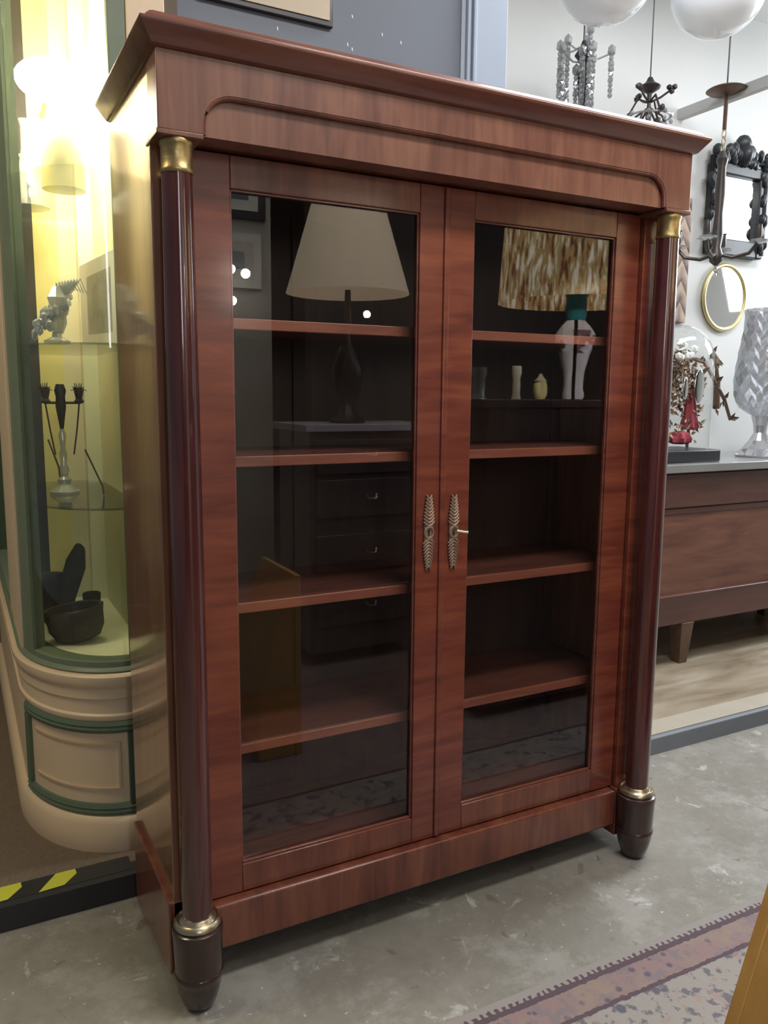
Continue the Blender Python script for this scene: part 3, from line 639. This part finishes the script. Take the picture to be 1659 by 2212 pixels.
# small chandelier
X, Y = 2.555, 1.3
t = thing('small_chandelier', 'small dark metal chandelier with flower arms hung on a thin wire', 'chandelier', (X, Y, 2.5), 'chandeliers over the gallery')
b = B(); rod(b, X, Y, 2.84, r=.003); obj('wire', b, m_wire, t)
b = B(); b.lathe([(.006, 2.62), (.014, 2.68), (.008, 2.74), (.012, 2.78), (.045, 2.80), (.05, 2.81), (.02, 2.83), (.01, 2.85)], (X, Y, 0), 12)
for k in range(6):
    a_ = k*PI/3+.3; dx, dy = math.cos(a_), math.sin(a_)
    b.tube([(X, Y, 2.74), (X+dx*.05, Y+dy*.05, 2.76), (X+dx*.095, Y+dy*.095, 2.79 if k % 2 else 2.68)], .005)
    b.tube([(X, Y, 2.72), (X+dx*.06, Y+dy*.06, 2.68), (X+dx*.10, Y+dy*.10, 2.60)], .005)
    for j in range(3): b.ico((X+dx*(.085+.012*j), Y+dy*(.085+.012*j), (2.79 if k % 2 else 2.68)+random.uniform(-.01, .012)), .014)
obj('frame', b, m_dkmetal, t)
b = B()
for k in range(8):
    a_ = k*PI/4; strand(b, X+.10*math.cos(a_), Y+.10*math.sin(a_), 2.68, 2.56, .011, .03)
b.ring((X, Y, 2.675), .10, .005)
obj('crystal_drops', b, m_cry2, t, smooth=False)
# third chandelier with canopy and chain
X, Y = 3.065, 1.3
t = thing('chandelier', 'dark metal chandelier with clear drip cups hanging in front of the black mirror', 'chandelier', (X, Y, 2.0), 'chandeliers over the gallery')
b = B(); rod(b, X, Y, 2.88, r=.004); obj('wire', b, m_wire, t)
b = B(); b.lathe([(.02, 2.862), (.085, 2.872), (.098, 2.880), (.085, 2.888), (.03, 2.896), (.01, 2.91)], (X, Y, 0), 28); obj('canopy', b, m_brown, t)
b = B(); b.tube([(X, Y, 2.87), (X, Y, 2.70)], .010); obj('stem', b, m_brown, t)
b = B()
for i, z in enumerate((2.68, 2.645, 2.61)): b.ring((X, Y, z), .012, .0032, 'Y' if i % 2 else 'X', 14, 6, 1, 1.6)
obj('chain', b, m_ring, t)
b = B(); b.lathe([(.008, 2.05), (.03, 2.07), (.035, 2.10), (.02, 2.14), (.028, 2.2), (.02, 2.3), (.026, 2.40), (.02, 2.52), (.03, 2.56), (.01, 2.60)], (X, Y, 0), 14)
arms = [(-.19, -.10), (.16, .10), (-.10, .16), (.10, -.16)]
for dx, dy in arms: b.tube([(X, Y, 2.11), (X+dx*.4, Y+dy*.4, 2.085), (X+dx*.8, Y+dy*.8, 2.10), (X+dx, Y+dy, 2.145)], .009)
obj('body', b, m_dkmetal, t)
for dx, dy in arms:
    b = B(); b.lathe([(.006, 2.14), (.045, 2.15), (.05, 2.158), (.02, 2.165)], (X+dx, Y+dy, 0), 12); obj('drip_cup', b, m_cry, t, smooth=False)
    b = B(); b.lathe([(.012, 2.165), (.018, 2.18), (.016, 2.23), (.02, 2.235)], (X+dx, Y+dy, 0), 12); obj('candle_holder', b, m_dkmetal, t)
b = B(); strand(b, X, Y, 2.05, 1.99, .012); strand(b, X+.015, Y, 2.04, 2.01, .01); obj('crystal_drops', b, m_cry, t, smooth=False)
# cable in upper corner, picture on the blue wall
tag(obj('cable', B().tube([(2.02, 1.64, 3.449), (2.0, 1.64, 3.30), (1.93, 1.64, 3.20), (1.85, 1.64, 3.13), (1.7, 1.64, 3.1)], .007), m_wire), 'grey cable looping on the white wall beside the blue post', 'cable')
t = thing('wall_picture', 'cream picture in a dark frame high on the slate blue wall', 'picture', (.5, .67, 2.45))
b = B().box(.27, .668, .664, .680, 2.452, 2.95); obj('frame', b, m_black, t, .003)
obj('print', B().box(.28, .655, .660, .666, 2.468, 2.93), plain('cream_print', (.55, .47, .36), .6, var=.1), t)
b = B()
# small white chips on the blue wall
for (x, z) in ((.60, 2.46), (.733, 2.565), (.50, 2.42), (.835, 2.47), (.72, 2.42), (.735, 2.41), (.90, 2.46), (.735, 2.5)):
    b.prism([(x, z), (x+.004, z-.003), (x+.003, z+.006), (x-.001, z+.008)], .6795, .6802)
o = obj('paint_chips', b, m_white); tag(o, 'scattered small white chips on the slate blue wall', 'paint chips'); o['kind'] = 'stuff'

# ------------------------------------------------------------------ foreground: rug and wooden desk
a = N('faded_oriental_rug'); v = a.coord(); s3 = a.sep(v)
ny = a.math('SUBTRACT', 0, s3[1]); nd = a.math('ADD', ny, -.0)   # distance from far edge
RUGL = 1.7
def band(lo, hi):
    return a.math('MULTIPLY', a.math('GREATER_THAN', nd2, lo), a.math('LESS_THAN', nd2, hi))
nd2 = a.math('ADD', a.math('SUBTRACT', RUGL/2, s3[1]), a.math('MULTIPLY', a.math('SUBTRACT', a.noise(v, 70, 3), .5), .013))
teeth = a.math('MULTIPLY', a.math('GREATER_THAN', a.math('FRACT', a.math('ADD', a.math('MULTIPLY', s3[0], 52), a.math('MULTIPLY', a.noise(v, 40, 2), 1.2))), .55), .011)
field = a.mix(a.ramp(a.math('ADD', a.vor(a.coord((1, 1.2, 1)), 13), a.math('MULTIPLY', a.noise(v, 60, 2), .35)), [(.34, (1, 1, 1)), (.44, (0, 0, 0))]), (.30, .28, .26), (.11, .11, .14))
field = a.mix(a.ramp(a.noise(v, 38, 3, .6), [(.54, (0, 0, 0)), (.60, (.9, .9, .9))]), field, (.13, .12, .14))
field = a.mix(a.ramp(a.noise(a.coord((1, 1, 1), (0, 0, 1)), 30, 3, .6), [(.58, (0, 0, 0)), (.64, (.7, .7, .7))]), field, (.33, .22, .20))
pink = a.mix(a.ramp(a.noise(v, 34, 3, .6), [(.50, (0, 0, 0)), (.56, (1, 1, 1))]), (.26, .18, .175), (.21, .17, .18))
pink = a.mix(a.ramp(a.vor(v, 26), [(.18, (1, 1, 1)), (.26, (0, 0, 0))]), pink, (.12, .10, .14))
pink = a.mix(a.ramp(a.noise(v, 12, 2), [(.5, (0, 0, 0)), (.6, (.6, .6, .6))]), pink, (.28, .22, .17))
mauve = (.10, .070, .085)
c = (.29, .265, .25)
c = a.mix(a.math('GREATER_THAN', a.math('ADD', nd2, teeth), .030), c, mauve)
c = a.mix(a.math('GREATER_THAN', nd2, .046), c, pink)
c = a.mix(a.math('GREATER_THAN', nd2, .118), c, mauve)
c = a.mix(a.math('GREATER_THAN', nd2, .130), c, field)
c = a.mix(a.math('GREATER_THAN', nd2, .32), c, mauve); c = a.mix(a.math('GREATER_THAN', nd2, .335), c, pink)
a.bump(a.noise(v, 220, 2), .5, .003); m_rug = a.fin(c, .95)
rg = obj('rug', B().box(.1, 2.6, -.295-RUGL, -.295, .0005, .009), m_rug); rg.rotation_euler = (0, 0, -.012)
tag(rg, 'faded pink and cream oriental patterned rug on the concrete in the foreground', 'rug')
# sloped honey desk, only its edge is in the frame
t = thing('slant_desk', 'honey coloured wooden slant-fronted desk edge at the lower right corner', 'desk', (.67, -1.1, 0))
ex_ = lambda z: .612+(z-.425)*.36
prof = [(ex_(.30), .0095), (ex_(.30), .30), (ex_(.72), .72), (.74, .72), (.74, .0095)]
ye = -.908
b = B(); b.prism(prof, ye-.022, ye); obj('side_panel', b, m_honey, t, .003)
b = B(); b.prism(prof, ye-.38, ye-.358); obj('side_panel', b, m_honey, t, .003)
b = B(); b.prism([(x+.001 if x < .73 else x-.001, z) if z > .05 else (x+(.001 if x < .73 else -.001), .05) for x, z in prof], ye-.358, ye-.022); obj('body', b, m_honey, t)

# ------------------------------------------------------------------ the shop behind the camera, seen in the panes
m_shade = plain('cream_lampshade_fabric', (.75, .62, .46), .8, var=.05, emit=(1, .80, .58), es=1.0)
X, Y = 1.44, -1.98
dr = thing('chest_of_drawers', 'dark chest of drawers with a pale top reflected in the left pane', 'chest of drawers', (1.5, -2.0, 0))
obj('body', B().box(1.15, 1.85, -2.22, -1.80, .08, 1.21), mahog('reflected_chest_wood', 'X', (.05, .04, .045), (.09, .07, .075), (.12, .1, .1)), dr, .003)
obj('top', B().box(1.12, 1.88, -2.24, -1.77, 1.21, 1.245), plain('lilac_grey_top', (.6, .56, .66), .4), dr, .003)
for z in (.22, .50, .78, 1.0):
    f = obj('drawer', B().box(1.18, 1.82, -1.80, -1.782, z, z+.19 if z < 1 else z+.17), bpy.data.materials['reflected_chest_wood'], dr, .003)
    b = B()
    for q in (1.48,): b.tube([(q-.03, -1.78, z+.11), (q-.02, -1.765, z+.09), (q+.02, -1.765, z+.09), (q+.03, -1.78, z+.11)], .005)
    obj('handle', b, m_ring, f)
t = thing('table_lamp', 'lamp with a large cream tapered shade reflected in the left pane', 'lamp', (X, Y, 1.2455))
b = B(); b.lathe([(.315, 1.90), (.185, 2.335), (.165, 2.35), (.16, 2.35), (.18, 2.33), (.31, 1.90)], (X, Y, 0), 48, close=False); obj('lamp_shade', b, m_shade, t)
b = B(); b.lathe([(.09, 1.246), (.095, 1.26), (.05, 1.29), (.03, 1.34), (.07, 1.42), (.085, 1.52), (.05, 1.62), (.02, 1.66), (.015, 1.92)], (X, Y, 0), 28); obj('base', b, m_dkmetal, t)
obj('bulb', B().sphere((1.55, -1.98, 1.805), .02), plain('small_bulb_glow', (1, 1, 1), .4, emit=(1, .9, .8), es=18), t)
obj('bulb_arm', B().tube([(1.44, -1.98, 1.75), (1.52, -1.98, 1.75), (1.55, -1.98, 1.79)], .006), m_dkmetal, t)
# patterned lamp
a = N('golden_patterned_shade'); v = a.coord((1, 1, .2)); n1 = a.noise(v, 60, 3, .6, .2); n2 = a.noise(v, 20, 3, .6)
c = a.ramp(a.math('ADD', a.math('MULTIPLY', n1, .7), a.math('MULTIPLY', n2, .3)), [(.40, (.16, .07, .04)), (.46, (.55, .30, .13)), (.51, (.42, .34, .12)), (.55, (.75, .60, .40)), (.60, (1, .9, .75))])
m_patt = a.fin(c, .8, emit=c, es=2.0)
X, Y = 2.085, -.98
st = thing('dark_stand', 'dark wooden stand carrying the patterned lamp reflected in the right pane', 'stand', (1.95, -.98, 0))
obj('top', B().box(1.50, 2.35, -1.12, -.84, 1.345, 1.38), m_foot, st, .004)
obj('body', B().box(1.54, 2.31, -1.10, -.86, .06, 1.345), m_foot, st, .004)
t = thing('table_lamp', 'white and teal vase lamp with a golden patterned shade reflected in the right pane', 'lamp', (X, Y, 1.3805))
b = B(); b.lathe([(.345, 1.80), (.325, 2.12), (.32, 2.12), (.34, 1.80)], (X, Y, 0), 56, close=False); obj('lamp_shade', b, m_patt, t)
a = N('white_glazed_vase'); v = a.coord(); s3 = a.sep(v); f = a.noise(v, 18, 3)
c = a.mix(a.math('MULTIPLY', a.math('GREATER_THAN', f, .56), a.math('MULTIPLY', a.math('GREATER_THAN', s3[2], .20), a.math('LESS_THAN', s3[2], .30))), (.85, .83, .86), (.16, .09, .11))
c = a.mix(a.math('LESS_THAN', a.math('ABSOLUTE', a.math('ADD', a.math('MULTIPLY', s3[0], .77), a.math('MULTIPLY', s3[1], .63))), .0075), c, (.004, .004, .004))  # black stripe paints in the dark gap across the vase's reflection
m_vase = a.fin(c, .15, coat=.6)
b = B(); b.lathe([(.045, 1.381), (.050, 1.40), (.042, 1.43), (.046, 1.50), (.068, 1.58), (.088, 1.64), (.086, 1.67), (.060, 1.705), (.040, 1.725)], (X, Y, 0), 36); obj('vase_body', b, m_vase, t)
b = B(); b.lathe([(.040, 1.725), (.046, 1.74), (.047, 1.82), (.052, 1.835)], (X, Y, 0), 30); obj('vase_neck', b, plain('teal_glaze', (.03, .22, .25), .1, coat=1), t)
for k, (x, y, r, h, m, lab) in enumerate(((1.575, -.98, .035, .13, m_cry2, 'clear glass vase on the dark stand reflected in the right pane'),
                                 (1.77, -.98, .022, .14, plain('ivory_figure', (.8, .74, .55), .5), 'ivory figurine on the dark stand reflected in the right pane'))):
    b = B(); b.lathe([(r, 0), (r*.7, h*.15), (r*.8, h*.4), (r*.65, h*.6), (r, h*.8), (r*.9, h)], (x, y, 1.3805), 14)
    tag(obj(['glass_vase', 'figurine'][k], b, m), lab, ['vase', 'figurine'][k])
t = thing('lidded_jar', 'small lidded jar with a yellow spot on the dark stand reflected in the right pane', 'jar', (1.90, -.98, 1.3805))
b = B(); b.lathe([(.02, 1.381), (.03, 1.40), (.03, 1.44), (.022, 1.455)], (1.90, -.98, 0), 16); obj('body', b, m_yel, t)
b = B(); b.lathe([(.026, 1.455), (.028, 1.46), (.012, 1.475), (.006, 1.49)], (1.90, -.98, 0), 16); obj('lid', b, m_ivory, t)
# pictures on the shop wall
for k, (xa, xb, za, zb, lab) in enumerate(((.80, 1.36, 2.42, 2.80, 'white-matted picture in a black frame, upper one reflected in the left pane'), (.78, 1.33, 2.02, 2.34, 'pale framed picture, lower one reflected in the left pane'))):
    t = thing('framed_picture', lab, 'picture', ((xa+xb)/2, -2.97, za))
    obj('frame', B().box(xa, xb, -2.998, -2.97, za, zb), m_black if k == 0 else m_white, t, .003)
    obj('mat', B().box(xa+.05, xb-.05, -2.972, -2.966, za+.05, zb-.05), m_white if k == 0 else m_greyw, t)
    obj('print', B().box(xa+.11, xb-.11, -2.968, -2.963, za+.11, zb-.11), m_blue, t)
a = N('bulb_glow'); m_bulb = a.fin((1, 1, 1), .4, emit=(1, .95, .85), es=40)
for k, (x, y, z, lab) in enumerate(((1.10, -2.86, 2.11, 'left glowing bulb of the pair reflected at the upper left of the left pane'), (1.19, -2.86, 2.09, 'right glowing bulb of the pair reflected at the upper left of the left pane'),
                               (1.105, -2.86, 1.93, 'single glowing bulb reflected just above the first shelf at left'))):
    t = thing('wall_bulb', lab, 'lamp', (x, -2.98, z)); obj('bulb', B().sphere((x, y, z), .028), m_bulb, t); obj('holder', B().tube([(x, -2.999, z), (x, y-.018, z)], .008), m_ring, t)
